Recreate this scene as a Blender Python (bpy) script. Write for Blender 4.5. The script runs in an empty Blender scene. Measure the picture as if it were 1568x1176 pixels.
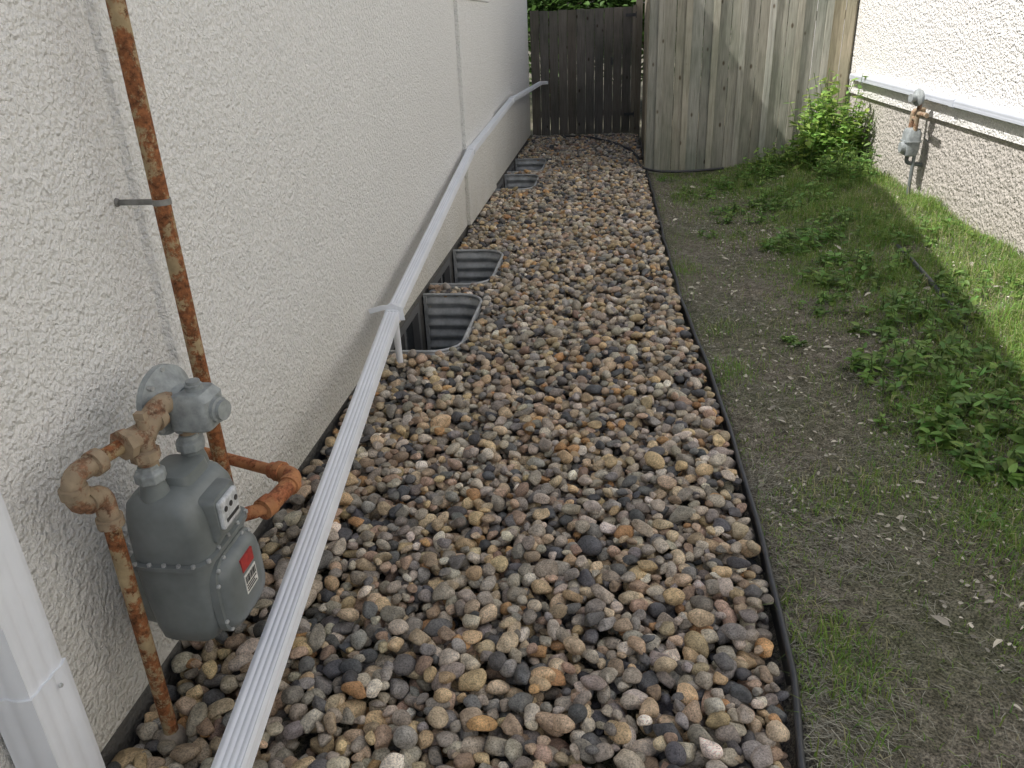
import bpy, bmesh, math, random
import numpy as np
from mathutils import Vector, Matrix
rng=np.random.default_rng(7); random.seed(7)
scene=bpy.context.scene
col=scene.collection
WX=-1.18   # left wall plane
RX=2.50    # right wall plane

# ---------------------------------------------------------------- materials
def new_mat(name):
    m=bpy.data.materials.new(name); m.use_nodes=True
    nt=m.node_tree; b=nt.nodes['Principled BSDF']
    return m,nt,b
def N(nt,t,**kw):
    n=nt.nodes.new(t)
    for k,v in kw.items():
        if k in n.inputs: n.inputs[k].default_value=v
        else: setattr(n,k,v)
    return n
def L(nt,a,b): nt.links.new(a,b)
def noise(nt,scale,detail=3,rough=.5,vec=None):
    n=N(nt,'ShaderNodeTexNoise'); n.inputs['Scale'].default_value=scale; n.inputs['Detail'].default_value=detail; n.inputs['Roughness'].default_value=rough
    if vec is not None: L(nt,vec,n.inputs['Vector'])
    return n
def ramp(nt,fac,stops):
    r=N(nt,'ShaderNodeValToRGB'); e=r.color_ramp.elements
    while len(e)<len(stops): e.new(.5)
    for i,(p,c) in enumerate(stops):
        e[i].position=p; e[i].color=(c[0],c[1],c[2],1) if not isinstance(c,(int,float)) else (c,c,c,1)
    L(nt,fac,r.inputs['Fac']); return r
def mix(nt,fac,a,b,mode='MIX'):
    m=N(nt,'ShaderNodeMix'); m.data_type='RGBA'; m.blend_type=mode
    for s,v in ((m.inputs[0],fac),(m.inputs[6],a),(m.inputs[7],b)):
        if hasattr(v,'is_linked') or hasattr(v,'links'): L(nt,v,s)
        elif isinstance(v,(int,float)): s.default_value=v
        else: s.default_value=(v[0],v[1],v[2],1)
    return m.outputs[2]
def coords(nt,scale=None):
    t=N(nt,'ShaderNodeTexCoord')
    if scale is None: return t.outputs['Object']
    m=N(nt,'ShaderNodeMapping'); m.inputs['Scale'].default_value=scale; L(nt,t.outputs['Object'],m.inputs['Vector']); return m.outputs['Vector']
def bump(nt,b,h,strength=.5,dist=.01,prev=None):
    n=N(nt,'ShaderNodeBump'); n.inputs['Strength'].default_value=strength; n.inputs['Distance'].default_value=dist
    L(nt,h,n.inputs['Height'])
    if prev is not None: L(nt,prev,n.inputs['Normal'])
    L(nt,n.outputs['Normal'],b.inputs['Normal']); return n.outputs['Normal']

def stucco(name,c1,c2,grain=95,depth=.006,stain=(.45,.40,.30),cavd=.8,stn=1.0):
    m,nt,b=new_mat(name); v=coords(nt)
    n1=noise(nt,.9,3,.6,v); base=mix(nt,n1.outputs['Fac'],c1,c2)
    sep=N(nt,'ShaderNodeSeparateXYZ'); L(nt,v,sep.inputs[0])
    mr=N(nt,'ShaderNodeMapRange'); L(nt,sep.outputs['Z'],mr.inputs['Value'])
    mr.inputs['From Min'].default_value=.7; mr.inputs['From Max'].default_value=0.0
    n2=noise(nt,2.5,4,.65,coords(nt,(1,1,.35)))
    mu=N(nt,'ShaderNodeMath',operation='MULTIPLY'); L(nt,mr.outputs[0],mu.inputs[0]); L(nt,n2.outputs['Fac'],mu.inputs[1])
    base=mix(nt,mu.outputs[0],base,stain)
    vo=N(nt,'ShaderNodeTexVoronoi'); vo.feature='F1'; vo.inputs['Scale'].default_value=grain; L(nt,v,vo.inputs['Vector'])
    n3=noise(nt,grain*.5,3,.65,v)
    r3=ramp(nt,n3.outputs['Fac'],[(.40,0),(.64,1)])
    a=N(nt,'ShaderNodeMath',operation='SUBTRACT'); L(nt,r3.outputs['Color'],a.inputs[0]); L(nt,vo.outputs['Distance'],a.inputs[1])
    cav=ramp(nt,n3.outputs['Fac'],[(.30,(cavd,cavd,cavd*.98)),(.46,(1,1,1))])  # hollows of the grain darkened, their shade put into the base colour
    base=mix(nt,1.0,base,cav.outputs['Color'],'MULTIPLY')
    L(nt,base,b.inputs['Base Color']); b.inputs['Roughness'].default_value=.95; b.inputs['Specular IOR Level'].default_value=.15
    bump(nt,b,a.outputs[0],stn,depth)
    return m
M_wall=stucco('stucco_left',(.91,.905,.885),(.86,.855,.83),88,.0062,(.64,.60,.50),.82,.9)
M_wallR=stucco('stucco_right',(.94,.92,.885),(.90,.88,.845),58,.010,(.6,.55,.45),.84,.9)
M_found=stucco('parged_foundation',(.62,.58,.53),(.50,.465,.42),42,.011,(.43,.39,.33),.66,.85)
M_foundL=stucco('foundation_concrete',(.22,.215,.20),(.16,.16,.155),60,.004,(.11,.105,.095))

def attr_mat(name,rough=.8,spec=.3,speck=0,bdist=.002,transl=0):
    m,nt,b=new_mat(name)
    a=N(nt,'ShaderNodeAttribute'); a.attribute_name='Col'; c=a.outputs['Color']
    if speck:
        v=coords(nt); n=noise(nt,speck,3,.75,v)
        r=ramp(nt,n.outputs['Fac'],[(.32,(.42,.42,.42)),(.48,(1,1,1)),(.70,(1.55,1.52,1.47))])
        c=mix(nt,1.0,c,r.outputs['Color'],'MULTIPLY')
        n2=noise(nt,speck*.15,2,.5,v); r2=ramp(nt,n2.outputs['Fac'],[(.35,(.74,.71,.67)),(.65,(1.17,1.14,1.10))])
        c=mix(nt,1.0,c,r2.outputs['Color'],'MULTIPLY')
        if bdist: bump(nt,b,n.outputs['Fac'],.6,bdist)
    L(nt,c,b.inputs['Base Color']); b.inputs['Roughness'].default_value=rough; b.inputs['Specular IOR Level'].default_value=spec
    if transl:
        t=N(nt,'ShaderNodeBsdfTranslucent'); L(nt,c,t.inputs['Color'])
        mx=N(nt,'ShaderNodeMixShader'); mx.inputs[0].default_value=transl
        out=nt.nodes['Material Output']; L(nt,b.outputs[0],mx.inputs[1]); L(nt,t.outputs[0],mx.inputs[2]); L(nt,mx.outputs[0],out.inputs['Surface'])
    return m
M_stone=attr_mat('river_stone',.66,.35,210,.0014)
M_leaf=attr_mat('leaf',.5,.4,0,0,.38)
M_straw=attr_mat('straw',.9,.1)

def wood(name):
    m,nt,b=new_mat(name)
    a=N(nt,'ShaderNodeAttribute'); a.attribute_name='Col'
    v=coords(nt,(22,22,1.3)); n=noise(nt,3,5,.65,v)
    r=ramp(nt,n.outputs['Fac'],[(.25,(.58,.56,.53)),(.5,(.95,.94,.92)),(.75,(1.2,1.18,1.14))])
    c=mix(nt,1.0,a.outputs['Color'],r.outputs['Color'],'MULTIPLY')
    v2=coords(nt,(1,1,.6)); n2=noise(nt,2.2,4,.6,v2)
    r2=ramp(nt,n2.outputs['Fac'],[(.35,(.72,.76,.70)),(.6,(1.05,1.03,1.0))])
    c=mix(nt,1.0,c,r2.outputs['Color'],'MULTIPLY')
    vo=N(nt,'ShaderNodeTexVoronoi'); vo.inputs['Scale'].default_value=5.5; L(nt,coords(nt,(1.3,1.3,.7)),vo.inputs['Vector'])
    kr=ramp(nt,vo.outputs['Distance'],[(.06,(.25,.18,.12)),(.12,(1,1,1))])
    c=mix(nt,.85,c,kr.outputs['Color'],'MULTIPLY')
    L(nt,c,b.inputs['Base Color']); b.inputs['Roughness'].default_value=.85; b.inputs['Specular IOR Level'].default_value=.2
    bump(nt,b,n.outputs['Fac'],.5,.004)
    return m
M_wood=wood('weathered_wood')

def simple(name,c,rough=.5,metal=0,spec=.5,var=0,vscale=8,bumpd=0):
    m,nt,b=new_mat(name)
    if var:
        n=noise(nt,vscale,4,.65,coords(nt))
        r=ramp(nt,n.outputs['Fac'],[(.3,tuple(x*(1-var) for x in c)),(.7,tuple(min(1,x*(1+var)) for x in c))])
        L(nt,r.outputs['Color'],b.inputs['Base Color'])
        if bumpd: bump(nt,b,n.outputs['Fac'],.5,bumpd)
    else: b.inputs['Base Color'].default_value=(*c,1)
    b.inputs['Roughness'].default_value=rough; b.inputs['Metallic'].default_value=metal; b.inputs['Specular IOR Level'].default_value=spec
    return m
M_white=simple('white_painted_aluminium',(.86,.885,.93),.3,0,.55,.05,5)
M_white2=simple('grey_white_aluminium',(.60,.63,.69),.35,0,.5,.05,5)
M_grey=simple('grey_meter_paint',(.185,.205,.203),.36,0,.5,.24,7,.0006)
M_greyl=simple('light_grey_casting',(.31,.335,.335),.5,.0,.5,.30,30,.001)
M_galv=simple('galvanised_steel',(.44,.45,.45),.42,.25,.5,.3,14)
M_black=simple('black_plastic',(.04,.042,.047),.42,0,.5,.25,20)
M_glass=simple('dark_glass',(.03,.035,.04),.08,0,.6)
M_clear=simple('index_cover',(.62,.64,.65),.12,0,.6,.3,60)
M_red=simple('red_label',(.42,.045,.04),.5,0,.4,.25,60)
M_label=simple('white_label',(.75,.74,.7),.5,0,.4,.15,90)
M_ink=simple('ink',(.03,.03,.03),.6)
M_shingle=simple('asphalt_shingle',(.09,.085,.08),.95,0,.2,.4,30)
M_bark=simple('bark',(.09,.065,.045),.95,0,.1,.4,15,.01)
M_dial=simple('dial_black',(.05,.05,.05),.5)
M_stem=simple('stem',(.13,.2,.06),.7)
M_frame=simple('window_frame',(.14,.14,.14),.5)
M_wellfloor=simple('well_gravel',(.2,.19,.17),.95,0,.1,.5,60,.01)

def rust(name,paint,rustc,th):
    m,nt,b=new_mat(name); v=coords(nt)
    n=noise(nt,16,6,.75,v)
    r=ramp(nt,n.outputs['Fac'],[(th-.04,(0,0,0)),(th+.03,(1,1,1))])
    n2=noise(nt,70,3,.7,v); rr=ramp(nt,n2.outputs['Fac'],[(.3,tuple(x*.25 for x in rustc)),(.55,rustc),(.8,tuple(min(1,x*1.7) for x in rustc))])
    pn=noise(nt,30,3,.6,v); pp=ramp(nt,pn.outputs['Fac'],[(.3,tuple(x*.65 for x in paint)),(.7,paint)])
    c=mix(nt,r.outputs['Color'],pp.outputs['Color'],rr.outputs['Color'])
    L(nt,c,b.inputs['Base Color']); b.inputs['Roughness'].default_value=.75; b.inputs['Specular IOR Level'].default_value=.3
    bump(nt,b,n2.outputs['Fac'],.6,.0015)
    return m
M_rust=rust('rusty_painted_pipe',(.46,.35,.20),(.27,.105,.042),.50)
M_rust2=rust('tan_rust_fitting',(.42,.325,.22),(.27,.145,.085),.54)
M_rust3=rust('orange_rust',(.55,.25,.11),(.36,.125,.055),.5)

def ground_mat():
    m,nt,b=new_mat('dirt_and_thatch'); v=coords(nt)
    n1=noise(nt,1.3,4,.65,v); n2=noise(nt,22,5,.75,v); n3=noise(nt,130,3,.8,v)
    c=ramp(nt,n2.outputs['Fac'],[(.32,(.10,.088,.07)),(.5,(.21,.19,.15)),(.68,(.36,.33,.27))]).outputs['Color']
    g=ramp(nt,n1.outputs['Fac'],[(.42,(0,0,0)),(.62,(.5,.5,.5))]).outputs['Color']
    c=mix(nt,g,c,(.12,.145,.07))
    s=ramp(nt,n3.outputs['Fac'],[(.36,(.32,.32,.32)),(.52,(1,1,1)),(.66,(1.7,1.65,1.55))]).outputs['Color']
    c=mix(nt,1.0,c,s,'MULTIPLY')
    L(nt,c,b.inputs['Base Color']); b.inputs['Roughness'].default_value=1; b.inputs['Specular IOR Level'].default_value=.05
    p=bump(nt,b,n2.outputs['Fac'],.7,.035); bump(nt,b,n3.outputs['Fac'],.8,.008,p)
    return m
M_ground=ground_mat()

# ---------------------------------------------------------------- mesh helpers
def link(ob,parent=None):
    col.objects.link(ob)
    if parent is not None:
        ob.parent=parent; ob.matrix_parent_inverse=Matrix.Translation(parent.location).inverted()
    return ob
def empty(name,loc):
    e=bpy.data.objects.new(name,None); e.location=loc; e.empty_display_size=.1; col.objects.link(e); return e
def np_obj(name,V,F,mats,C=None,smooth=False,parent=None):
    V=np.asarray(V,dtype=np.float32); F=np.asarray(F,dtype=np.int32); k=F.shape[1]
    me=bpy.data.meshes.new(name); me.vertices.add(len(V)); me.vertices.foreach_set('co',V.ravel())
    me.loops.add(F.size); me.loops.foreach_set('vertex_index',F.ravel())
    me.polygons.add(len(F)); me.polygons.foreach_set('loop_start',np.arange(0,F.size,k,dtype=np.int32))
    me.polygons.foreach_set('use_smooth',np.full(len(F),smooth))
    me.update(calc_edges=True)
    if C is not None:
        a=me.attributes.new('Col','FLOAT_COLOR','POINT'); C4=np.ones((len(V),4),dtype=np.float32); C4[:,:3]=C; a.data.foreach_set('color',C4.ravel())
    for mm in mats: me.materials.append(mm)
    ob=bpy.data.objects.new(name,me); return link(ob,parent)
class MB:
    def __init__(s): s.v=[];s.f=[];s.c=[];s.col=(1,1,1)
    def add(s,vs,fs):
        o=len(s.v); s.v+= [tuple(x) for x in vs]; s.c+=[s.col]*len(vs); s.f+=[tuple(i+o for i in f) for f in fs]
    def box(s,x0,x1,y0,y1,z0,z1):
        s.add([(x0,y0,z0),(x1,y0,z0),(x1,y1,z0),(x0,y1,z0),(x0,y0,z1),(x1,y0,z1),(x1,y1,z1),(x0,y1,z1)],
              [(0,3,2,1),(4,5,6,7),(0,1,5,4),(1,2,6,5),(2,3,7,6),(3,0,4,7)])
    def rings(s,vs,m,n):
        fs=[]
        for i in range(m-1):
            for j in range(n):
                j2=(j+1)%n; fs.append((i*n+j,i*n+j2,(i+1)*n+j2,(i+1)*n+j))
        fs.append(tuple(range(n))[::-1]); fs.append(tuple((m-1)*n+j for j in range(n)))
        s.add(vs,fs)
    def sweep(s,path,prof,hint=(0,0,1)):
        P=[Vector(p) for p in path]; n=len(prof); vs=[]
        for i,p in enumerate(P):
            t=((P[min(i+1,len(P)-1)]-P[i]).normalized()*(1 if i<len(P)-1 else 0)+(P[i]-P[max(i-1,0)]).normalized()*(1 if i>0 else 0)).normalized()
            h=Vector(hint)
            if abs(t.dot(h))>.97: h=Vector((0,1,0)) if abs(t.y)<.9 else Vector((1,0,0))
            sd=t.cross(h).normalized(); up=sd.cross(t).normalized()
            for a,b in prof: vs.append(p+sd*a+up*b)
        s.rings(vs,len(P),n)
    def tube(s,path,r,n=14,fil=0,scales=None):
        P=[Vector(p) for p in path]
        if fil:
            Q=[P[0]]
            for i in range(1,len(P)-1):
                a=(P[i-1]-P[i]); b=(P[i+1]-P[i]); d=min(fil,a.length*.49,b.length*.49)
                A=P[i]+a.normalized()*d; B=P[i]+b.normalized()*d
                for k in range(6):
                    t=k/5; Q.append(A*(1-t)**2+P[i]*2*t*(1-t)+B*t*t)
            Q.append(P[-1]); P=Q
        t0=(P[1]-P[0]).normalized(); h=Vector((0,0,1)) if abs(t0.z)<.9 else Vector((0,1,0))
        sd=t0.cross(h).normalized(); vs=[]
        for i,p in enumerate(P):
            a=(P[i+1]-P[i]).normalized() if i<len(P)-1 else Vector(); b=(P[i]-P[i-1]).normalized() if i>0 else Vector()
            t=(a+b).normalized(); sd=(sd-t*sd.dot(t)).normalized(); up=sd.cross(t)
            k=r*(scales[i] if scales else 1)
            for j in range(n):
                q=2*math.pi*j/n; vs.append(p+sd*math.cos(q)*k+up*math.sin(q)*k)
        s.rings(vs,len(P),n)
    def lathe(s,p,ax,prof,n=24):
        p=Vector(p); ax=Vector(ax).normalized(); h=Vector((0,0,1)) if abs(ax.z)<.9 else Vector((0,1,0))
        sd=ax.cross(h).normalized(); up=sd.cross(ax); vs=[]
        for d,r in prof:
            for j in range(n):
                q=2*math.pi*j/n; vs.append(p+ax*d+sd*math.cos(q)*r+up*math.sin(q)*r)
        s.rings(vs,len(prof),n)
    def loft(s,secs,n=40,p=3.2):
        vs=[]
        for cx,cy,z,hx,hy in secs:
            for j in range(n):
                q=2*math.pi*j/n; c,sn=math.cos(q),math.sin(q)
                vs.append((cx+hx*math.copysign(abs(c)**(2/p),c),cy+hy*math.copysign(abs(sn)**(2/p),sn),z))
        s.rings(vs,len(secs),n)
    def loftx(s,secs,n=40,p=3.2):
        """(x,cy,cz,hy,hz)"""
        vs=[]
        for x,cy,cz,hy,hz in secs:
            for j in range(n):
                q=2*math.pi*j/n; c,sn=math.cos(q),math.sin(q)
                vs.append((x,cy+hy*math.copysign(abs(c)**(2/p),c),cz+hz*math.copysign(abs(sn)**(2/p),sn)))
        s.rings(vs,len(secs),n)
    def obj(s,name,mat,parent=None,smooth=False,bevel=0):
        me=bpy.data.meshes.new(name); me.from_pydata(s.v,[],s.f); me.materials.append(mat)
        a=me.attributes.new('Col','FLOAT_COLOR','POINT'); C=np.ones((len(s.v),4),dtype=np.float32); C[:,:3]=np.array(s.c); a.data.foreach_set('color',C.ravel())
        bm=bmesh.new(); bm.from_mesh(me); bmesh.ops.recalc_face_normals(bm,faces=bm.faces); bm.to_mesh(me); bm.free()
        if smooth:
            me.polygons.foreach_set('use_smooth',[True]*len(me.polygons)); me.update()
            try: me.set_sharp_from_angle(angle=math.radians(38))
            except Exception: pass
        ob=bpy.data.objects.new(name,me); link(ob,parent)
        if bevel:
            b=ob.modifiers.new('b','BEVEL'); b.width=bevel; b.segments=2; b.limit_method='ANGLE'
        return ob

# ---------------------------------------------------------------- layout curves
EY=np.array([-3,.4,1.0,1.34,1.6,1.87,2.6,3.3,3.7,4.7,6.2,7.9,9.15,10.3,12.2])
EX=np.array([.30,.38,.43,.457,.49,.505,.517,.505,.49,.445,.43,.43,.415,.42,.43])
def xr(y): return np.interp(y,EY,EX)
WELLS=[(3.76,4.72),(4.93,5.78),(8.15,9.0),(9.2,10.1)]
WD=.40; WR=.16
def in_well(x,y,g=0.0):
    x=np.asarray(x,float); y=np.asarray(y,float); res=np.zeros(np.broadcast(x,y).shape,bool)
    for a,b in WELLS:
        x1=WX+WD+g; y0=a-g; y1=b+g; r=WR+g
        ins=(x<x1)&(y>y0)&(y<y1)
        dx=x-(x1-r); c1=(dx>0)&(y<y0+r)&(dx**2+(y-y0-r)**2>r*r); c2=(dx>0)&(y>y1-r)&(dx**2+(y-y1+r)**2>r*r)
        res|=ins&~c1&~c2
    return res
def sm(t): t=np.clip(t,0,1); return t*t*(3-2*t)
def gh(x,y):
    x=np.asarray(x,float); y=np.asarray(y,float)
    z=.17*sm((x-.9)/1.5)*(x<60)+.007*np.sin(x*7.1+1.3*np.sin(y*3.3))+.007*np.sin(y*5.3+x*2.1)+.005*np.sin(x*19+y*13)
    z=z*(np.abs(x)<30)*(np.abs(y)<40)
    gr=(x<xr(y)-.0)&(x>WX-.3)&(y>-3)&(y<12.6)
    z=np.where(gr,-.055,z)
    return np.where(in_well(x,y,.05),-.6,z)

xs=np.unique(np.round(np.concatenate([[-300,-120,-50,-20,-8,-3],np.arange(-1.4,2.7,.045),[3,4,6,10,20,50,120,300]]),4))
ys=np.unique(np.round(np.concatenate([[-300,-120,-50,-20,-8,-4],np.arange(-2.5,13,.05),[14,16,20,30,50,120,300]]),4))
X,Y=np.meshgrid(xs,ys); V=np.stack([X,Y,gh(X,Y)],-1).reshape(-1,3); nx=len(xs)
i=np.arange(len(ys)-1)[:,None]*nx+np.arange(nx-1)[None]; i=i.ravel()
F=np.stack([i,i+1,i+nx+1,i+nx],1)
np_obj('ground',V,F,[M_ground],smooth=True)

# ---------------------------------------------------------------- river stones (dropped on a height field)
def rock_variants(sub,n):
    bm=bmesh.new(); bmesh.ops.create_icosphere(bm,subdivisions=sub,radius=1); base=np.array([v.co[:] for v in bm.verts]); Fc=np.array([[v.index for v in f.verts] for f in bm.faces]); bm.free()
    r=np.random.default_rng(3); out=[]
    for k in range(n):
        v=base.copy()
        for _ in range(r.integers(5,11)):
            d=r.normal(size=3); d/=np.linalg.norm(d); h=r.uniform(.55,.86); s=v@d
            v-=np.outer(np.clip(s-h,0,None)*r.uniform(.7,1.0),d)
        ph=r.uniform(0,6,3); fr=r.uniform(1.5,3.4,3)
        v*=(1+.09*np.sin(v[:,[0]]*fr[0]+ph[0])+.08*np.sin(v[:,[1]]*fr[1]+ph[1])+.06*np.sin(v[:,[2]]*fr[2]+ph[2]))
        v/=np.abs(v).max(0)**.6
        out.append(v)
    return np.array(out),Fc
res=.006; gx0=WX; gy0=.35; NX=int((.56-gx0)/res); NY=int((12.25-gy0)/res)
H=np.full((NX,NY),-.05)
stones=[]; cover=0; area=1.62*11.9
while cover<area*2.0:
    K=4000
    px=rng.uniform(WX+.02,.52,(K,4)); py=rng.uniform(.4,12.2,(K,4))
    for k in range(K):
        u=rng.random()
        s=.0128+.0165*u**1.5+(.008*rng.random() if rng.random()<.16 else 0)
        a=s*rng.uniform(1.0,1.5); b=s*rng.uniform(.8,1.05); c=s*rng.uniform(.6,.88); yaw=rng.uniform(0,math.pi)
        best=None;bz=9
        for j in range(4):
            x,y=px[k,j],py[k,j]
            if x>np.interp(y,EY,EX)-.012-a*.8 or x<WX+a*.7: continue
            hz=H[int((x-gx0)/res),int((y-gy0)/res)]
            if hz<bz: bz=hz;best=(x,y)
        if best is None: continue
        x,y=best
        if in_well(x,y,a*.75+.004): continue
        ix=int((x-gx0)/res); iy=int((y-gy0)/res); w=int(a/res)+1
        i0,i1=max(ix-w,0),min(ix+w+1,NX); j0,j1=max(iy-w,0),min(iy+w+1,NY)
        dx=(np.arange(i0,i1)*res+gx0-x)[:,None]; dy=(np.arange(j0,j1)*res+gy0-y)[None]
        cu=dx*math.cos(yaw)+dy*math.sin(yaw); cv=-dx*math.sin(yaw)+dy*math.cos(yaw)
        q=1-(cu/a)**2-(cv/b)**2; msk=q>.05
        if not msk.any(): continue
        hh=c*np.sqrt(np.clip(q,0,None)); sub=H[i0:i1,j0:j1]
        t=(sub+hh)[msk]; z=.6*t.max()+.4*t.mean()
        if z>.058: continue
        H[i0:i1,j0:j1]=np.where(q>0,np.maximum(sub,z+hh),sub)
        stones.append((x,y,z,a,b,c,yaw)); cover+=math.pi*a*b
S=np.array(stones)
pal=np.array([(.38,.345,.29),(.48,.435,.36),(.29,.265,.235),(.50,.41,.29),(.54,.42,.26),(.105,.11,.12),(.155,.155,.155),(.44,.33,.25),(.49,.30,.15),(.68,.63,.55),(.35,.26,.195),(.31,.295,.28)])
pw=np.array([.15,.15,.11,.15,.10,.06,.09,.07,.035,.055,.05,.06]); pw/=pw.sum()
def build_stones(name,S,sub,parent):
    nvv=28; var,Fc=rock_variants(sub,nvv); n=len(S); k=rng.integers(0,nvv,n); v=var[k]*S[:,None,3:6]*1.05
    tx=rng.normal(0,.28,n); ty=rng.normal(0,.28,n)
    cx,sx=np.cos(tx),np.sin(tx); y_=v[...,1]*cx[:,None]-v[...,2]*sx[:,None]; z_=v[...,1]*sx[:,None]+v[...,2]*cx[:,None]; v=np.stack([v[...,0],y_,z_],-1)
    cx,sx=np.cos(ty),np.sin(ty); x_=v[...,0]*cx[:,None]+v[...,2]*sx[:,None]; z_=-v[...,0]*sx[:,None]+v[...,2]*cx[:,None]; v=np.stack([x_,v[...,1],z_],-1)
    cw,sw=np.cos(S[:,6]),np.sin(S[:,6]); x_=v[...,0]*cw[:,None]-v[...,1]*sw[:,None]; y_=v[...,0]*sw[:,None]+v[...,1]*cw[:,None]
    v=np.stack([x_,y_,v[...,2]],-1)+S[:,None,:3]
    nv=v.shape[1]; Fa=(Fc[None]+(np.arange(n)*nv)[:,None,None]).reshape(-1,3)
    c=pal[rng.choice(len(pal),n,p=pw)]*rng.uniform(.72,1.32,(n,1))*rng.uniform(.96,1.04,(n,3))
    C=np.repeat(c,nv,0)
    return np_obj(name,v.reshape(-1,3),Fa,[M_stone],C,True,parent)
gb=empty('gravel_bed',(-.35,6,0))
build_stones('stones_fine',S[S[:,1]<3.2],3,gb); build_stones('stones',S[S[:,1]>=3.2],2,gb)

# ---------------------------------------------------------------- lawn edging
yy=np.arange(.2,12.0,.1); e=empty('lawn_edging',(.45,6,0))
pth=[(float(xr(y))+.003*math.sin(y*9),float(y),.026+.004*math.sin(y*4)) for y in yy]
b=MB(); b.tube(pth,.0095,10); b.sweep([(p[0]-.001,p[1],p[2]-.045) for p in pth],[(-.0025,-.05),(.0025,-.05),(.0025,.042),(-.0025,.042)]); b.obj('edging_strip',M_black,e,True)

# ---------------------------------------------------------------- left house
def rz(y): return 4.76-.24*abs(y-6.3)
hl=empty('stucco_house',(-4,6,0))
Y0,Y1=-3,12.2
b=MB(); b.add([(WX,Y0,.07),(WX,Y1,.07),(WX,Y1,rz(Y1)+.1),(WX,6.3,rz(6.3)+.0),(WX,Y0,rz(Y0)+.1),
  (-9,Y0,.07),(-9,Y1,.07),(-9,Y1,rz(Y1)+.1),(-9,6.3,rz(6.3)),(-9,Y0,rz(Y0)+.1)],
  [(0,1,2,3,4),(9,8,7,6,5),(0,5,6,1),(1,6,7,2),(0,4,9,5)]); b.obj('wall',M_wall,hl)
b=MB(); 
for (a,c) in zip([Y0+.03,*[w[1]-.1 for w in WELLS]],[*[w[0]+.1 for w in WELLS],Y1-.03]): b.box(-8.9,WX-.012,a,c,-.7,.0695)
for a,c in WELLS: b.box(-8.9,WX-.013,a+.1,c-.1,-.7,-.56); b.box(-8.9,WX-.013,a+.1,c-.1,.02,.0695)
b.obj('foundation',M_foundL,hl)
for a,c in WELLS:
    b=MB(); x=WX-.03
    b.box(x-.05,x+.022,a+.1,a+.15,-.56,.02); b.box(x-.05,x+.022,c-.15,c-.1,-.56,.02); b.box(x-.05,x+.022,a+.15,c-.15,-.03,.02); b.box(x-.05,x+.022,a+.15,c-.15,-.56,-.5); b.box(x-.05,x+.018,(a+c)/2-.02,(a+c)/2+.02,-.5,-.03)
    b.obj('basement_window_frame',M_frame,hl)
    b=MB(); b.box(x-.06,x-.02,a+.15,c-.15,-.5,-.03); b.obj('basement_window_glass',M_glass,hl)
b=MB(); b.box(WX-.02,WX+.035,6.45,8.07,.071,1.785); b.box(WX-.02,WX+.048,6.43,8.10,1.785,1.81); b.box(WX-.02,WX+.03,6.47,8.05,1.81,3.4)
b.obj('chase_panel',M_wall,hl,bevel=.008)
b=MB(); b.sweep([(WX,1.865,.07),(WX,1.865,3.6)],[(-.026,-.001),(-.012,.016),(.012,.016),(.026,-.001)],hint=(1,0,0)); b.obj('wall_ridge',M_wall,hl)  # raised vertical ridge of stucco on the wall
b=MB()
for s0,s1 in ((Y0-.5,6.3),(6.3,Y1+.5)):
    z0,z1=rz(s0),rz(s1)
    b.add([(-.8,s0,z0),(-.8,s1,z1),(-9.4,s1,z1),(-9.4,s0,z0),(-.8,s0,z0-.16),(-.8,s1,z1-.16),(-9.4,s1,z1-.16),(-9.4,s0,z0-.16)],
          [(0,1,2,3),(7,6,5,4),(0,4,5,1),(3,2,6,7),(0,3,7,4),(1,5,6,2)])
b.obj('roof',M_shingle,hl)
b=MB()
for s0,s1 in ((Y0-.5,6.3),(6.3,Y1+.5)):
    z0,z1=rz(s0),rz(s1)
    b.add([(-.797,s0,z0+.01),(-.797,s1,z1+.01),(-.797,s1,z1-.2),(-.797,s0,z0-.2),(-.775,s0,z0+.01),(-.775,s1,z1+.01),(-.775,s1,z1-.2),(-.775,s0,z0-.2)],
      [(0,1,2,3),(7,6,5,4),(0,4,5,1),(2,6,7,3),(0,3,7,4),(1,5,6,2)])
b.obj('rake_board',M_white,hl)
b=MB()
for s0,s1 in ((Y0,6.3),(6.3,Y1)):
    z0,z1=rz(s0)-.17,rz(s1)-.17
    b.add([(-.80,s0,z0),(-.80,s1,z1),(WX+.002,s1,z1),(WX+.002,s0,z0),(-.80,s0,z0-.012),(-.80,s1,z1-.012),(WX+.002,s1,z1-.012),(WX+.002,s0,z0-.012)],
          [(0,1,2,3),(7,6,5,4),(0,4,5,1),(3,2,6,7),(0,3,7,4),(1,5,6,2)])
b.obj('soffit',M_white,hl)

# ---------------------------------------------------------------- right house; unseen upper wall heightened to bounce sun onto the left wall
hr=empty('stucco_house',(6,4,0))
b=MB(); b.box(RX,9,-5,12.5,.80,6.8); b.obj('wall',M_wallR,hr)
b=MB(); b.box(RX+.03,8.95,-4.95,12.45,-.3,.80); b.obj('foundation',M_found,hr)
b=MB(); b.add([(RX-.25,-5.4,6.75),(9.3,-5.4,6.75),(9.3,13,6.75),(RX-.25,13,6.75),(5.8,-5.4,8.3),(5.8,13,8.3)],[(0,1,2,3),(0,3,5,4),(1,4,5,2),(0,4,1),(3,2,5)]); b.obj('roof',M_shingle,hr)

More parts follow.
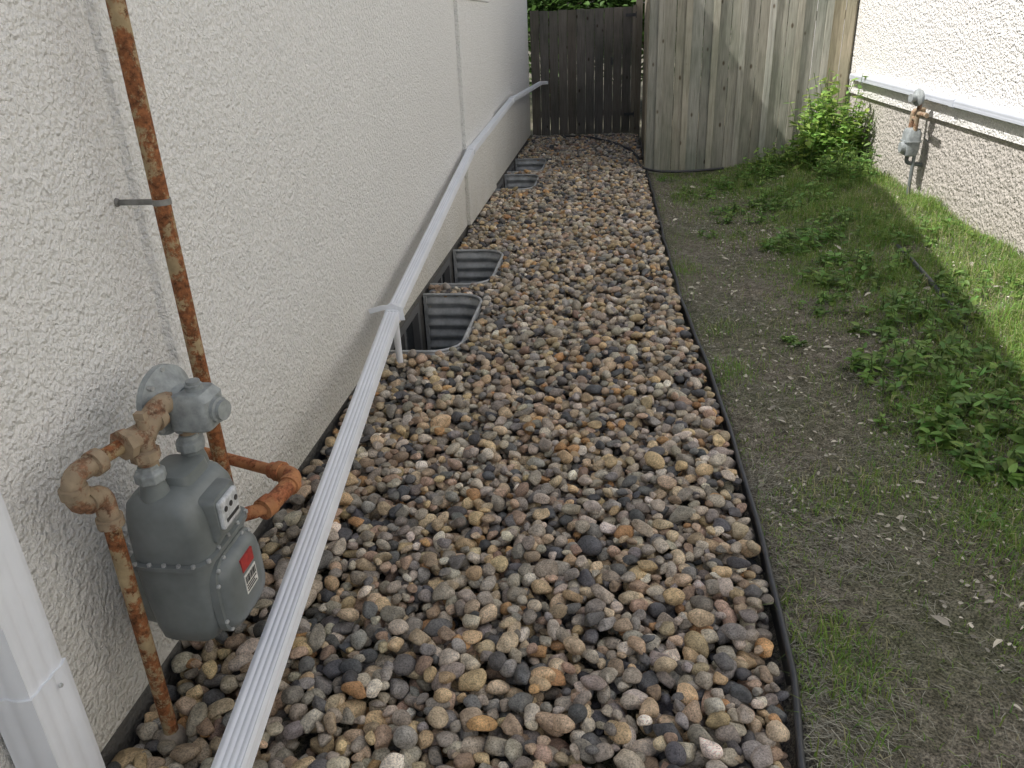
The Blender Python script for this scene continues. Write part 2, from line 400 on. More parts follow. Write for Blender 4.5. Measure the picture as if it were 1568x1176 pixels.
# ---------------------------------------------------------------- downspouts / drain pipes
def ds_prof(w,h,nr=4,d=.0028):
    pts=[]
    def side(x0,y0,x1,y1,nr):
        n=nr*6
        for i in range(n):
            t=i/n; x=x0+(x1-x0)*t; y=y0+(y1-y0)*t
            g=d*(.5+.5*math.cos(2*math.pi*(t*nr)))**2.0 if .02<t<.98 else 0
            l=math.hypot(x1-x0,y1-y0); nxn,nyn=-(y1-y0)/l,(x1-x0)/l
            pts.append((x+nxn*g,y+nyn*g))
    a,b_=w/2,h/2; c=.006
    side(a-c,b_,-a+c,b_,nr); side(-a,b_-c,-a,-b_+c,max(2,nr-1)); side(-a+c,-b_,a-c,-b_,nr); side(a,-b_+c,a,b_-c,max(2,nr-1))
    return pts
def rect(w,h,c=.006):
    a,b_=w/2,h/2
    return [(a-c,b_),(-a+c,b_),(-a,b_-c),(-a,-b_+c),(-a+c,-b_),(a-c,-b_),(a,-b_+c),(a,b_-c)]
dp=empty('drain_pipe',(-1,3.6,0))
P0=(-.775,1.08,.20); P1=(-1.06,3.60,.315); P2=(-1.11,6.45,.68); P3=(-1.105,9.36,.815); P4=(-1.0,12.05,.80)
d0=(Vector(P0)-Vector(P1)).normalized(); Pm=Vector(P0)+d0*1.1
b=MB(); b.sweep([Pm,P0,P1],ds_prof(.072,.05,4,.0022)); 
P1b=Vector(P1)+Vector((0,-.03,-.004)); b.sweep([P1b,P2],ds_prof(.066,.048,4,.0022)); b.sweep([Vector(P2)-Vector((0,.04,.004)),P3],ds_prof(.064,.048)); b.sweep([Vector(P3)-Vector((0,.04,0)),P4,(-.93,12.22,.79)],ds_prof(.062,.048))
b.obj('pipe',M_white,dp,True)
b=MB()
for P,dr,w in ((P1,(Vector(P1)-Vector(P0)).normalized(),.079),(P2,Vector((0,1,.13)).normalized(),.074),(P3,Vector((0,1,.03)).normalized(),.073)):
    P=Vector(P); b.sweep([P-dr*.05,P+dr*.05],rect(w,w*.76,.012))
b.obj('couplings',M_white,dp,True,.002)
b=MB()
b.tube([(-1.055,3.60,.285),(-1.055,3.605,-.04)],.017,14)
b.sweep([(-1.005,3.555,.29),(-1.01,3.56,.345),(-1.055,3.565,.358),(-1.11,3.565,.35),(WX+.005,3.57,.33)],rect(.026,.004,.001),hint=(0,1,0))
b.obj('support_bracket',M_white,dp,True)

dv=empty('downspout',(-1.13,1.04,0))
b=MB(); b.sweep([(-1.125,1.035,3.2),(-1.125,1.035,.42)],ds_prof(.11,.088,3),hint=(1,0,0)); 
b.sweep([(-1.123,1.035,.47),(-1.123,1.035,-.04)],ds_prof(.118,.095,3),hint=(1,0,0)); b.obj('spout',M_white,dv,True)
b=MB()
b.lathe((-1.072,1.05,.44),(1,0,0),[(0,.005),(.004,.004)],10)
b.box(WX+.001,-1.072,1.092,1.095,1.5,1.53); b.obj('screws',M_galv,dv)

dr=empty('drain_pipe',(2.47,6,.9))
b=MB(); b.sweep([(2.469,9.0,.965),(2.469,1.0,.925)],ds_prof(.052,.055,2,.001)); b.obj('pipe',M_white2,dr,True)
b=MB()
for y in (8.6,6.3,4.0): z=.925+.04*(y-1)/8; b.sweep([(2.467,y-.04,z),(2.467,y+.04,z)],rect(.060,.063,.008)); 
b.obj('couplings',M_white2,dr,True)

# ---------------------------------------------------------------- gas meter (left)
gm=empty('gas_meter',(-1.0,1.45,0))
cx,cy=-.985,1.45
b=MB()
b.loft([(cx-.01,cy,.268,.040,.07),(cx-.01,cy,.274,.060,.092),(cx-.005,cy,.290,.074,.105),(cx,cy,.33,.084,.113),(cx,cy,.42,.090,.118),(cx,cy,.505,.092,.120)],56,5.5)
b.loft([(cx,cy,.506,.092,.120),(cx,cy,.508,.102,.129),(cx,cy,.520,.102,.129),(cx,cy,.522,.092,.120)],56,5.5)
b.loft([(cx,cy,.5225,.093,.119),(cx,cy,.60,.091,.117),(cx-.002,cy,.635,.086,.113),(cx-.008,cy,.662,.074,.106),(cx-.014,cy,.676,.056,.09),(cx-.014,cy,.680,.03,.06)],56,5)
b.obj('body',M_grey,gm,True)
b=MB()
b.loftx([(cx+.080,cy,.395,.102,.106),(cx+.099,cy,.395,.102,.106),(cx+.101,cy,.395,.095,.099),(cx+.115,cy,.395,.090,.093),(cx+.125,cy,.395,.078,.08),(cx+.129,cy,.395,.05,.055),(cx+.1295,cy,.395,.02,.02)],44,4)
b.loftx([(cx-.125,cy,.395,.06,.06),(cx-.115,cy,.395,.09,.093),(cx-.08,cy,.395,.095,.1)],40,4)
b.obj('front_cover',M_grey,gm,True)
b=MB()
for k in range(12):
    q=2*math.pi*k/12+.26; c_,s_=math.cos(q),math.sin(q); c_=math.copysign(abs(c_)**.5,c_); s_=math.copysign(abs(s_)**.5,s_)
    b.lathe((cx+.098,cy+.097*c_,.395+.101*s_),(1,0,0),[(0,.0055),(.006,.0055),(.008,.003)],6)
for k in range(5): b.lathe((cx-.07+.14*k/4,cy-.123,.519),(0,0,1),[(0,.0055),(.007,.0055),(.008,.003)],6)
for k in range(5): b.lathe((cx+.096,cy-.10+.20*k/4,.519),(0,0,1),[(0,.0055),(.007,.0055),(.008,.003)],6)
b.obj('bolts',M_galv,gm,True)
b=MB(); b.loft([(cx-.005,cy+.02,.66,.055,.06),(cx-.005,cy+.02,.698,.050,.054),(cx-.005,cy+.02,.703,.042,.045)],32,6)
for (x,y) in ((-1.0,1.385),(-.98,1.53)):
    b.lathe((x,y,.655),(0,0,1),[(0,.034),(.03,.031),(.05,.026),(.06,.026)],24)
b.obj('top_casting',M_grey,gm,True)
b=MB()
for (x,y) in ((-1.0,1.385),(-.98,1.53)):
    b.lathe((x,y,.712),(0,0,1),[(0,.030),(.002,.034),(.022,.034),(.026,.030),(.030,.024),(.04,.023)],8)
b.obj('union_nuts',M_greyl,gm,False,.002)
b=MB(); ix=cx+.086
b.loftx([(ix-.03,cy,.592,.060,.062),(ix+.012,cy,.592,.057,.060),(ix+.022,cy,.600,.050,.050)],32,8); b.obj('index_housing',M_grey,gm,True)
b=MB(); b.box(ix+.018,ix+.034,cy-.042,cy+.042,.565,.638); b.obj('index_window',M_clear,gm,bevel=.006)
b=MB()
for k in range(3): b.lathe((ix+.0345,cy-.025+.025*k,.614),(1,0,0),[(0,.007),(.0012,.007)],18)
b.box(ix+.034,ix+.0352,cy-.03,cy+.03,.580,.589); b.obj('dials',M_dial,gm)
fx=cx+.1295
b=MB(); b.box(fx-.01,fx+.0012,cy-.030,cy+.030,.435,.470); b.obj('red_label',M_red,gm)
b=MB(); b.box(fx-.01,fx+.0014,cy-.030,cy+.030,.372,.425); b.obj('white_label',M_label,gm)
b=MB()
for k in range(12): 
    y=cy-.026+.0044*k; b.box(fx+.0005,fx+.0024,y,y+random.choice([.0010,.0018,.0026]),.400,.419)
b.box(fx+.0005,fx+.0024,cy-.026,cy+.022,.378,.381); b.box(fx+.0005,fx+.0024,cy-.026,cy+.014,.385,.388); b.box(fx+.0005,fx+.0024,cy-.026,cy+.024,.392,.395)
b.obj('label_print',M_ink,gm)
# regulator
b=MB(); rc=(-1.055,1.555,.830)
b.lathe(rc,(1,-.18,0),[(0,.03),(.006,.06),(.014,.074),(.018,.084),(.034,.084),(.038,.074),(.055,.058),(.066,.040),(.085,.036)],36)
b.lathe((-.985,1.55,.70),(0,0,1),[(.03,.026),(.05,.026),(.055,.034),(.085,.036),(.10,.03)],20)
b.loft([(-.950,1.54,.770,.040,.040),(-.950,1.54,.777,.050,.048),(-.950,1.54,.845,.050,.048),(-.955,1.54,.862,.040,.040)],36,6)
b.lathe((-.905,1.535,.815),(1,-.18,0),[(0,.03),(.018,.03),(.02,.024),(.03,.024)],16)
b.lathe((-.945,1.54,.855),(0,0,1),[(0,.02),(.02,.02),(.022,.016),(.03,.016)],12)
b.obj('regulator',M_greyl,gm,True)
b=MB()
for k in range(8):
    q=2*math.pi*k/8; b.lathe((rc[0]+.012,rc[1]+.077*math.cos(q)-.002,rc[2]+.077*math.sin(q)),(1,-.18,0),[(0,.006),(.028,.006)],6)
b.obj('regulator_bolts',M_galv,gm,True)
b=MB(); b.tube([(-1.065,1.295,-.08),(-1.06,1.30,.705)],.0175,16)
b.tube([(-1.05,1.30,.81),(-1.01,1.41,.815)],.0165,14); b.obj('service_riser',M_rust,gm,True)
b=MB()
b.tube([(-1.06,1.30,.67),(-1.06,1.30,.735),(-1.068,1.235,.735),(-1.066,1.235,.81),(-1.045,1.295,.812)],.0225,16,.03)
for p,d in (((-1.06,1.30,.66),(0,0,1)),((-1.067,1.265,.735),(0,-1,0)),((-1.067,1.235,.775),(0,0,1)),((-1.045,1.29,.812),(.2,1,0)),((-1.0,1.455,.83),(.1,1,.1))):
    b.lathe(p,d,[(-.012,.022),(-.011,.028),(.011,.028),(.012,.022)],18)
b.tube([(-1.02,1.375,.815),(-1.003,1.42,.815)],.027,16)
b.tube([(-1.0,1.388,.74),(-1.003,1.40,.815)],.022,14)
b.tube([(-1.004,1.41,.815),(-1.0,1.46,.85),(-1.0,1.51,.845),(-1.0,1.535,.825)],.025,16,.03)
b.lathe((-1.0,1.387,.775),(0,0,1),[(-.01,.025),(-.009,.032),(.012,.032),(.013,.025)],8)
b.lathe((-1.022,1.36,.815),(.3,1,0),[(-.009,.028),(-.008,.035),(.010,.035),(.011,.028)],8)
b.tube([(-.98,1.532,.74),(-.985,1.548,.79)],.022,12)
b.tube([(-1.0,1.40,.83),(-.995,1.40,.858)],.013,10); b.box(-1.008,-.985,1.392,1.408,.856,.872)
b.obj('pipe_fittings',M_rust2,gm,True)
b=MB()
b.tube([(-.93,1.55,.50),(-.86,1.60,.50)],.018,14); b.tube([(-.855,1.62,.50),(-.84,1.765,.495),(-.93,1.80,.49)],.0235,16,.045)
b.lathe((-.862,1.608,.50),(.3,1,0),[(-.02,.02),(-.019,.029),(.015,.029),(.016,.022)],16)
b.lathe((-.845,1.72,.496),(.05,1,0),[(-.01,.024),(-.009,.029),(.011,.029),(.012,.024)],16)
b.lathe((-.90,1.79,.492),(-1,.35,0),[(-.01,.024),(-.009,.029),(.011,.029),(.012,.024)],16)
b.tube([(-.91,1.793,.49),(-1.19,1.90,.485)],.0165,14); b.obj('outlet_loop',M_rust3,gm,True)
b=MB(); b.tube([(-1.085,1.80,3.4),(-1.055,1.77,.05)],.0205,18); b.obj('house_line',M_rust,gm,True)
b=MB(); b.tube([(-1.055,1.77,.12),(-1.055,1.77,.045),(-1.12,1.68,.035)],.026,16,.03); b.lathe((-1.055,1.77,.10),(0,0,1),[(-.01,.026),(-.009,.032),(.012,.032),(.013,.026)],16)
b.tube([(-1.10,1.70,.036),(-1.20,1.60,.03)],.021,12)
b.lathe((-1.065,1.297,.02),(0,0,1),[(-.06,.034),(.0,.034),(.01,.028),(.02,.02)],16); b.obj('base_elbow',simple('tan_grey_fitting',(.36,.31,.25),.8,0,.2,.3,30,.002),gm,True)
b=MB(); b.box(WX-.01,-1.06,1.776,1.779,1.238,1.252)
b.lathe((-1.0655,1.781,1.238),(0,0,1),[(0,.0225),(.014,.0225)],18); b.lathe((WX,1.778,1.245),(1,0,0),[(0,.011),(.004,.010),(.007,.006)],12); b.obj('pipe_strap',simple('dull_steel',(.25,.25,.24),.5,.4,.5,.3,30),gm,True)

# ---------------------------------------------------------------- gas meter (right house)
g2=empty('gas_meter',(2.4,6.85,.5)); gx,gy=2.40,6.85
b=MB(); b.loft([(gx,gy,.50,.03,.05),(gx,gy,.51,.050,.065),(gx,gy,.56,.058,.075),(gx,gy,.68,.058,.075),(gx,gy,.71,.045,.06),(gx,gy,.715,.02,.03)],28,4.5)
b.loft([(gx,gy,.61,.066,.084),(gx,gy,.622,.066,.084)],28,4.5)
b.lathe((gx-.085,gy-.02,.57),(1,0,0),[(0,.04),(.02,.045),(.05,.045)],20)
b.obj('body',M_greyl,g2,True)
b=MB(); b.lathe((gx-.0,gy-.06,.95),(-1,-.3,0),[(0,.03),(.01,.06),(.03,.065),(.04,.05),(.05,.03),(.09,.03)],24); b.obj('regulator',M_greyl,g2,True)
b=MB(); b.tube([(gx,gy-.05,.70),(gx,gy-.05,.83),(gx-.02,gy-.22,.84),(gx-.02,gy-.30,.84)],.018,12,.03); b.tube([(gx,gy+.05,.70),(gx,gy+.05,.84),(gx+.12,gy+.10,.84)],.02,12,.03); b.tube([(gx-.0,gy-.06,.84),(gx-.0,gy-.06,.92)],.018,10)
b.tube([(gx,gy-.05,.78),(gx,gy+.05,.79)],.015,10)
b.obj('pipe_fittings',M_rust2,g2,True)
b=MB(); b.tube([(gx+.03,gy-.04,.05),(gx+.03,gy-.04,.53)],.014,12); b.tube([(gx+.0,gy+.03,.53),(gx,gy+.03,.44),(gx+.12,gy+.03,.42)],.016,10,.03); b.obj('service_riser',M_grey,g2,True)

# ---------------------------------------------------------------- window wells
def well(a,c):
    e=empty('window_well',(WX+WD/2,(a+c)/2,0)); x1=WX+WD; pth=[]
    def arc(cx_,cy_,q0,q1):
        for k in range(9):
            q=q0+(q1-q0)*k/8; pth.append((cx_+WR*math.cos(q),cy_+WR*math.sin(q)))
    pth.append((WX+.001,a)); 
    for k in range(1,5): pth.append((WX+(WD-WR)*k/5,a))
    arc(x1-WR,a+WR,-math.pi/2,0); 
    for k in range(1,6): pth.append((x1,a+WR+(c-a-2*WR)*k/6))
    arc(x1-WR,c-WR,0,math.pi/2)
    for k in range(1,5): pth.append((x1-WR-(WD-WR)*k/5,c))
    pth.append((WX+.001,c))
    P=[Vector((p[0],p[1],0)) for p in pth]; nrm=[]
    for i in range(len(P)):
        t=(P[min(i+1,len(P)-1)]-P[max(i-1,0)]).normalized(); nrm.append(Vector((t.y,-t.x,0)))
    zs=np.linspace(-.5,.035,80); vs=[];fs=[]
    for z in zs:
        off=.012*math.sin(z*2*math.pi/.075)
        for p,nn in zip(P,nrm): q=p+nn*off; vs.append((max(q.x,WX+.001),q.y,z))
    n=len(P)
    for i in range(len(zs)-1):
        for j in range(n-1): fs.append((i*n+j,i*n+j+1,(i+1)*n+j+1,(i+1)*n+j))
    b=MB(); b.add(vs,fs); o=b.obj('corrugated_liner',M_galv,e,True); s=o.modifiers.new('s','SOLIDIFY'); s.thickness=.002
    b=MB(); b.tube([(p.x,p.y,.037) for p in P],.009,10)
    b.obj('rolled_rim',M_galv,e,True)
    b=MB(); b.box(WX-.0,WX+.02,a-.03,a+.015,-.5,.03); b.box(WX-.0,WX+.02,c-.015,c+.03,-.5,.03); b.obj('mounting_flange',M_galv,e)
    b=MB(); b.add([(WX,a,-.45)]+[(p.x,p.y,-.45) for p in P],[tuple(range(1,n+1))]); b.obj('floor',M_wellfloor,e)
for w in WELLS: well(*w)

# ---------------------------------------------------------------- fences
def board(b,x0,x1,y0,y1,z0,z1,c):
    k=random.uniform(.80,1.12); wv=random.uniform(-.03,.03)
    b.col=(c[0]*k*(1+wv),c[1]*k,c[2]*k*(1-wv*1.5)); dz=random.uniform(-.008,.008); b.box(x0,x1,y0,y1,z0,z1+dz)
fe=empty('wooden_fence',(1.4,9.17,0)); cw=(.38,.375,.33)
b=MB(); x=.40
while x<2.44:
    w=.135; x1=min(x+w,2.47); board(b,x,x1,9.165,9.183,-.03+.12*max(0,(x-.9)/1.6),1.88,cw if x<2.2 else (.5,.44,.33)); x+=w+.006  # boards at the right end lighter tan, sunlight painted into their colour
b.obj('boards',M_wood,fe,bevel=.003)
b=MB()
for xx in np.arange(.505,2.45,.282): board(b,xx-.014,xx+.052,9.145,9.1635,-.02+.12*max(0,(xx-.9)/1.6),1.86,(.45,.44,.39))
b.obj('batten_boards',M_wood,fe,bevel=.003)
b=MB(); b.col=(.33,.30,.24); b.box(.385,.475,9.185,9.275,-.05,1.9); b.box(2.40,2.49,9.185,9.275,-.05,1.9); b.box(.475,2.40,9.185,9.225,.35,.44); b.box(.475,2.40,9.185,9.225,1.5,1.59); b.obj('posts_and_rails',M_wood,fe,bevel=.004)
b=MB(); y=9.28
while y<12.1: board(b,.462,.48,y,y+.135,.0,1.86,(.30,.27,.22)); y+=.14
b.col=(.28,.25,.2); b.box(.481,.52,9.28,12.2,.35,.44); b.box(.481,.52,9.28,12.2,1.5,1.59); b.obj('side_boards',M_wood,fe,bevel=.003)
ga=empty('wooden_gate',(-.35,12.25,0)); b=MB(); x=WX+.03
while x<.30:
    board(b,x,x+.126,12.26,12.278,.05,1.74,(.16,.15,.14)); x+=.126+random.choice([.003,.004,.007,.010])
b.obj('boards',M_wood,ga,bevel=.003)
b=MB(); b.col=(.17,.155,.13); b.box(WX+.04,.33,12.28,12.32,.30,.39); b.box(WX+.04,.33,12.28,12.32,1.45,1.54)
b.box(.345,.435,12.22,12.31,-.05,1.86); b.col=(.22,.20,.17); b.box(.30,.345,12.235,12.258,.05,1.76); b.obj('frame_and_post',M_wood,ga,bevel=.004)
b=MB(); b.box(.20,.40,12.232,12.236,1.62,1.66) ; b.box(.2,.4,12.232,12.236,.3,.34); b.lathe((.345,12.225,1.60),(0,0,1),[(0,.008),(.08,.008)],10); b.lathe((.345,12.225,.28),(0,0,1),[(0,.008),(.08,.008)],10)
b.box(-.0,.03,12.24,12.259,1.0,1.1); b.obj('hinges',M_black,ga)

ho=empty('garden_hose',(.3,11,0)); b=MB()
b.tube([(-.72,12.1,.055),(-.3,11.85,.065),(.05,11.2,.065),(.28,10.5,.06),(.34,9.9,.06),(.34,9.35,.06),(.42,9.08,.05),(.62,8.98,.04),(.9,9.02,.035),(1.25,9.08,.05)],.014,10,.15); b.obj('hose',M_black,ho,True)
ho2=empty('drip_pipe',(1.85,4.6,0)); b=MB(); b.tube([(1.92,5.4,.145),(1.88,5.0,.16),(1.84,4.5,.150),(1.80,4.1,.14),(1.77,3.85,.12)],.014,10,.2); b.obj('pipe',M_black,ho2,True)

# ---------------------------------------------------------------- vegetation
def green(n,base,var=.3):
    c=np.array(base)*rng.uniform(1-var,1+var,(n,1)); c[:,0]*=rng.uniform(.8,1.3,n); return c
def blades(P,h,w,bend,C):
    n=len(P); az=rng.uniform(0,2*math.pi,n); d=np.stack([np.cos(az),np.sin(az),np.zeros(n)],1); az2=az+rng.uniform(.8,2.2,n); s=np.stack([np.cos(az2),np.sin(az2),np.zeros(n)],1)*w[:,None]*.5
    up=np.array([0,0,1.])[None]; mid=P+up*(h*.62)[:,None]+d*(h*bend*.35)[:,None]; tip=P+up*(h*(1-.45*bend))[:,None]+d*(h*bend)[:,None]
    V=np.stack([P-s,P+s,mid-s*.8,mid+s*.8,tip],1); o=(np.arange(n)*5)[:,None,None]
    F=(np.array([[0,1,3],[0,3,2],[2,3,4]])[None]+o).reshape(-1,3); return V.reshape(-1,3),F,np.repeat(C,5,0)
def vn(x,y,s,seed):
    r=np.random.default_rng(seed); z=0
    for k in range(6):
        a=r.uniform(0,6.28); f=s*r.uniform(.6,2.2); z=z+np.sin((x*math.cos(a)+y*math.sin(a))*f+r.uniform(0,6.28))
    return z/6
def dens(x,y):
    d=sm((x-1.0-.12*np.sin(y*2))/.5)*.95+.3*sm((y-5.0)/2.5)*sm((x-.55)/.5)+.5*sm((y-7.0)/1.5)*(x>.6)
    d=d*(.4+1.4*np.clip(vn(x,y,6,5)+.3,0,1))
    d+= .8*np.clip(vn(x,y,6,9)-.05,0,1)*(y<6)+.07
    d+= .35*np.exp(-((x-xr(y)-.12)/.12)**2)*(y<3)*np.clip(vn(x,y,9,2)+.4,0,1)
    d*=np.where((y<2.3)&(x>.95),.6,1)
    return np.clip(d,0,1)
gr=empty('grass',(1.5,5,0))
n=190000; y=.6+(9.15-.6)*rng.random(n)**1.25; x=rng.uniform(.45,2.53,n); k=(x>xr(y)+.015)&(rng.random(n)<dens(x,y)); x,y=x[k],y[k]; n=len(x)
h=rng.uniform(.018,.05,n)*(1+1.0*sm((x-1.2)/.8))*(1+.9*(rng.random(n)<.06))*(.65+.9*np.clip(vn(x,y,8,31)+.3,0,1)); w=rng.uniform(.002,.0045,n)
C=green(n,(.20,.33,.07)); dry=rng.random(n)<.12+.30*np.clip(vn(x,y,5,41),0,1); C[dry]=np.array([.46,.43,.24])*rng.uniform(.7,1.2,(dry.sum(),1))
V,F,C=blades(np.stack([x,y,gh(x,y)-.004],1),h,w,rng.uniform(.2,1.3,n),C); np_obj('living_blades',V,F,[M_leaf],C,False,gr)
n=110000; y=.6+(8.8-.6)*rng.random(n)**1.6; x=rng.uniform(.45,2.53,n); k=(x>xr(y)+.02)&(rng.random(n)<.15+1.6*np.clip(vn(x,y,7,21)+.15,0,1)); x,y=x[k],y[k]; n=len(x)
az=rng.normal(0,.7,n)+3*vn(x,y,3,77); l=rng.uniform(.008,.036,n); w=rng.uniform(.0004,.0010,n); z=gh(x,y)+rng.uniform(.001,.014,n)
d=np.stack([np.cos(az),np.sin(az),rng.normal(0,.2,n)],1)*l[:,None]; s=np.stack([-np.sin(az),np.cos(az),np.zeros(n)],1)*w[:,None]; P=np.stack([x,y,z],1); cr=s*rng.normal(0,5,(n,1))
V=np.stack([P-d-s,P-d+s,P+cr+s,P+cr-s,P+d],1).reshape(-1,3); F=(np.array([[0,1,2],[0,2,3],[3,2,4]])[None]+(np.arange(n)*5)[:,None,None]).reshape(-1,3)
C=np.array([.37,.36,.29])*rng.uniform(.3,1.3,(n,1)); np_obj('dry_clippings',V,F,[M_straw],np.repeat(C,5,0),False,gr)

LT=np.array([(0,0,0),(.28,-.5,.05),(.28,0,-.02),(.28,.5,.05),(.65,-.38,.02),(.65,0,-.05),(.65,.38,.02),(1,0,-.12)])
LF=np.array([[0,2,1],[0,3,2],[1,2,5],[1,5,4],[2,3,6],[2,6,5],[4,5,7],[5,6,7]])
def leaves(P,az,pitch,l,w,C,roll=None):
    n=len(P); 
    dx=np.stack([np.cos(az)*np.cos(pitch),np.sin(az)*np.cos(pitch),np.sin(pitch)],1)
    sy=np.stack([-np.sin(az),np.cos(az),np.zeros(n)],1); upv=np.cross(dx,sy)
    if roll is None: roll=rng.normal(0,.35,n)
    s2=sy*np.cos(roll)[:,None]+upv*np.sin(roll)[:,None]; u2=np.cross(dx,s2)
    V=P[:,None]+dx[:,None]*(LT[None,:,0:1]*l[:,None,None])+s2[:,None]*(LT[None,:,1:2]*w[:,None,None])+u2[:,None]*(LT[None,:,2:3]*l[:,None,None])
    F=(LF[None]+(np.arange(n)*8)[:,None,None]).reshape(-1,3); return V.reshape(-1,3),F,np.repeat(C,8,0)
n=6500; y=.7+7.5*rng.random(n)**1.4; x=rng.uniform(.5,2.4,n); k=(x>xr(y)+.03)&(vn(x,y,4,3)>-.25); x,y=x[k],y[k]; n=len(x)
big=(rng.random(n)<.05)*1.3+1
C=np.array([.56,.52,.43])*rng.uniform(.35,1.25,(n,1)); V,F,C=leaves(np.stack([x,y,gh(x,y)+rng.uniform(.008,.022,n)],1),rng.uniform(0,6.28,n),rng.normal(0,.2,n),rng.uniform(.010,.030,n)*big,rng.uniform(.005,.013,n)*big,C,rng.normal(0,.5,n))
np_obj('dead_leaves',V,F,[M_straw],C,False)
def weed(cx_,cy_,r,nst,hmax,lsz,base,name,many=9,hmin=.45):
    Ps=[];A=[];Pi=[];Ls=[];Ws=[];Cs=[]; stem=MB()
    for s in range(nst):
        q=random.uniform(0,6.28); rr=r*math.sqrt(random.random()); x0=cx_+rr*math.cos(q); y0=cy_+rr*math.sin(q)
        if x0>RX-.03: x0=RX-.06
        if y0>9.1: y0=9.05
        z0=float(gh(x0,y0)); hh=hmax*random.uniform(hmin,1)*(1-.4*(rr/r)**2); lean=(random.uniform(-.25,.15),random.uniform(-.25,.1))
        pts=[(x0+lean[0]*hh*t*t,y0+lean[1]*hh*t*t,z0+hh*t) for t in (0,.35,.7,1)]
        stem.tube(pts,.003,5)
        shade=random.uniform(.7,1.3)
        for j in range(many):
            t=(j+random.random())/many; px_=x0+lean[0]*hh*t*t; py_=y0+lean[1]*hh*t*t
            for m_ in range(2):
                Ps.append((px_,py_,z0+hh*t)); A.append(random.uniform(0,6.28)); Pi.append(random.uniform(-.35,.6)); l=lsz*random.uniform(.6,1.15)*(1-.35*t); Ls.append(l); Ws.append(l*random.uniform(.34,.55))
                k=shade*random.uniform(.75,1.25); Cs.append((base[0]*k*random.uniform(.85,1.3),base[1]*k,base[2]*k))
    stem.obj('stems',M_stem,name)
    V,F,C=leaves(np.array(Ps),np.array(A),np.array(Pi),np.array(Ls),np.array(Ws),np.array(Cs)); V[:,0]=np.minimum(V[:,0],RX-.003+0*V[:,0]); V[:,1]=np.minimum(V[:,1],9.14); np_obj('leaves',V,F,[M_leaf],C,True,name)
sh=empty('leafy_shrub',(2.2,8.5,.15)); weed(2.20,8.48,.33,85,.98,.13,(.28,.45,.11),sh,12,.6)
sh2=empty('leafy_shrub',(1.75,8.7,.1)); weed(1.78,8.68,.34,40,.34,.09,(.22,.37,.09),sh2,7)
for (a,c,r,ns,hm,ls) in ((1.40,5.75,.26,30,.19,.085),(1.55,5.0,.33,40,.17,.08),(1.45,3.5,.32,52,.17,.075),(1.62,4.1,.3,40,.16,.075),(1.52,2.85,.30,52,.15,.08),(1.78,2.6,.28,40,.15,.08),(2.2,5.6,.35,24,.15,.07),(1.95,4.4,.3,26,.14,.07),(1.2,6.9,.35,30,.13,.07),(1.65,7.2,.45,48,.18,.08),(2.2,7.7,.28,44,.38,.09),(1.35,8.3,.4,40,.19,.08),(.92,4.0,.1,6,.05,.05),(1.9,3.2,.28,40,.14,.07),(.62,8.7,.12,8,.08,.05),(1.25,2.35,.07,3,.05,.05),(.95,7.9,.3,20,.09,.06),(1.25,4.5,.2,14,.10,.06),(1.3,3.0,.2,16,.09,.055),(1.75,6.1,.3,28,.14,.07),(.9,6.3,.2,8,.07,.05)):
    we=empty('weed_patch',(a,c,0)); weed(a,c,r,ns,hm,ls,(.17,.31,.075),we,5)

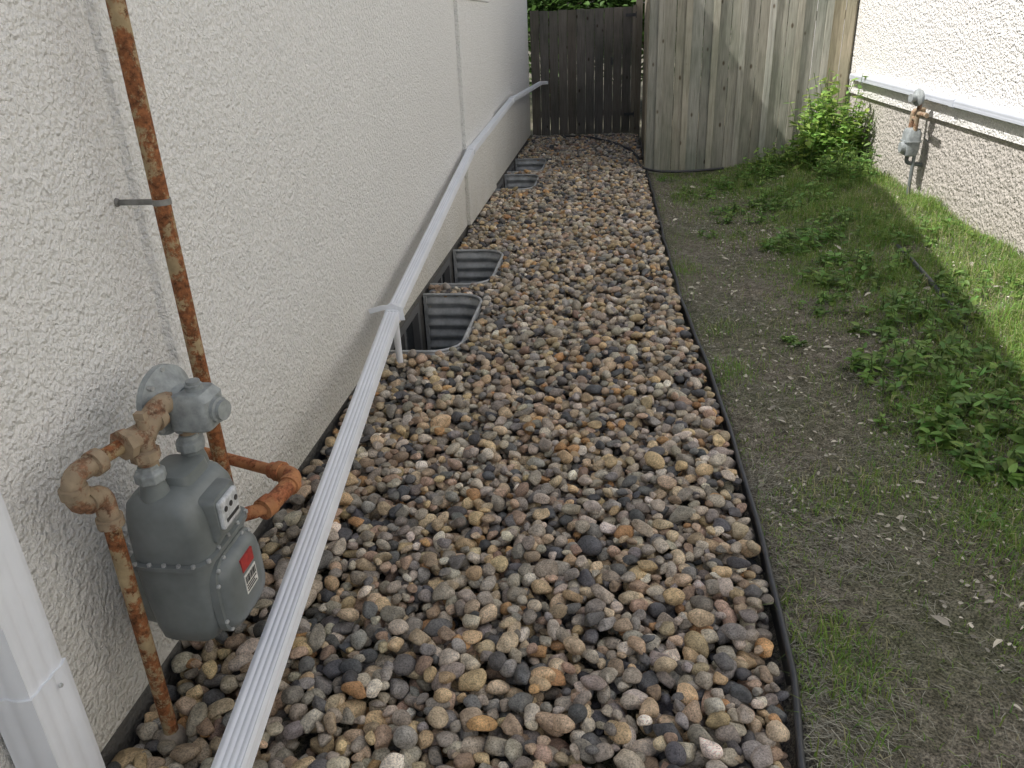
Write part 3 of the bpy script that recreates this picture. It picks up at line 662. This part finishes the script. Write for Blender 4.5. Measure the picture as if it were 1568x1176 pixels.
def tree(x0,y0,ht,rad,nl,nm='tree'):
    e=empty(nm,(x0,y0,0)); b=MB(); b.tube([(x0,y0,-.1),(x0+.05,y0,ht*.35),(x0-.05,y0+.1,ht*.7)],.14,12,0,[1.2,.8,.35]); cs=[]
    for k in range(22):
        q=random.uniform(0,6.28); z=random.uniform(.26,.95)*ht; rr=rad*random.uniform(.25,1); p=(x0+rr*math.cos(q),y0+rr*math.sin(q),z); cs.append(p)
        b.tube([(x0,y0,z*.55),((x0+p[0])/2,(y0+p[1])/2,z*.85),p],.045,7,0,[1,.6,.2])
    b.obj('trunk_and_limbs',M_bark,e,True)
    cs=np.array(cs); i=rng.integers(0,len(cs),nl); P=cs[i]+rng.normal(0,1,(nl,3))*rad*.27; sh_=rng.uniform(.6,1.3,len(cs))[i]
    C=np.array([.09,.17,.04])[None]*sh_[:,None]*rng.uniform(.7,1.3,(nl,1))
    V,F,C=leaves(P,rng.uniform(0,6.28,nl),rng.uniform(-.8,.5,nl),rng.uniform(.09,.16,nl),rng.uniform(.06,.10,nl),C); np_obj('foliage',V,F,[M_leaf],C,True,e)
tree(-1.1,16.0,4.4,1.8,13000); tree(.9,16.6,4.8,1.9,13000); tree(-4,20,5.5,2.4,6000); tree(3.4,18.5,5.5,2.2,7000)

# ---------------------------------------------------------------- camera
p=math.radians(24.7); psi=math.radians(7.6); r=math.radians(2.5)
Hh=Vector((-math.sin(psi),math.cos(psi),0)); R=Vector((math.cos(psi),math.sin(psi),0)); Z=Vector((0,0,1))
Fw=Hh*math.cos(p)-Z*math.sin(p); U=Hh*math.sin(p)+Z*math.cos(p)
cxv=R*math.cos(r)-U*math.sin(r); cyv=R*math.sin(r)+U*math.cos(r)
M=Matrix((cxv,cyv,-Fw)).transposed().to_4x4(); M.translation=Vector((0,0,1.6))
cam=bpy.data.cameras.new('camera'); cam.lens=36*1200/1568; cam.sensor_width=36; cam.clip_end=1000; cam.clip_start=.02
co=bpy.data.objects.new('camera',cam); co.matrix_world=M; col.objects.link(co); scene.camera=co

# ---------------------------------------------------------------- light
w=bpy.data.worlds.new('World'); scene.world=w; w.use_nodes=True; nt=w.node_tree
sun_to=Vector((-.56,-.15,.82)).normalized()
sky=nt.nodes.new('ShaderNodeTexSky'); sky.sky_type='NISHITA'; sky.sun_disc=False; sky.dust_density=3.0
sky.sun_elevation=math.asin(sun_to.z); sky.sun_rotation=math.atan2(sun_to.x,sun_to.y)
bg=nt.nodes['Background']; bg.inputs['Strength'].default_value=.15; nt.links.new(sky.outputs[0],bg.inputs['Color'])
sl=bpy.data.lights.new('sun','SUN'); sl.energy=5; sl.angle=math.radians(.5); sl.color=(1,.975,.935)
so=bpy.data.objects.new('sun',sl); so.rotation_mode='QUATERNION'; so.rotation_quaternion=sun_to.to_track_quat('Z','Y'); so.location=(0,0,10); col.objects.link(so)
scene.view_settings.view_transform='Standard'; scene.view_settings.look='None'; scene.view_settings.exposure=0; scene.view_settings.gamma=1
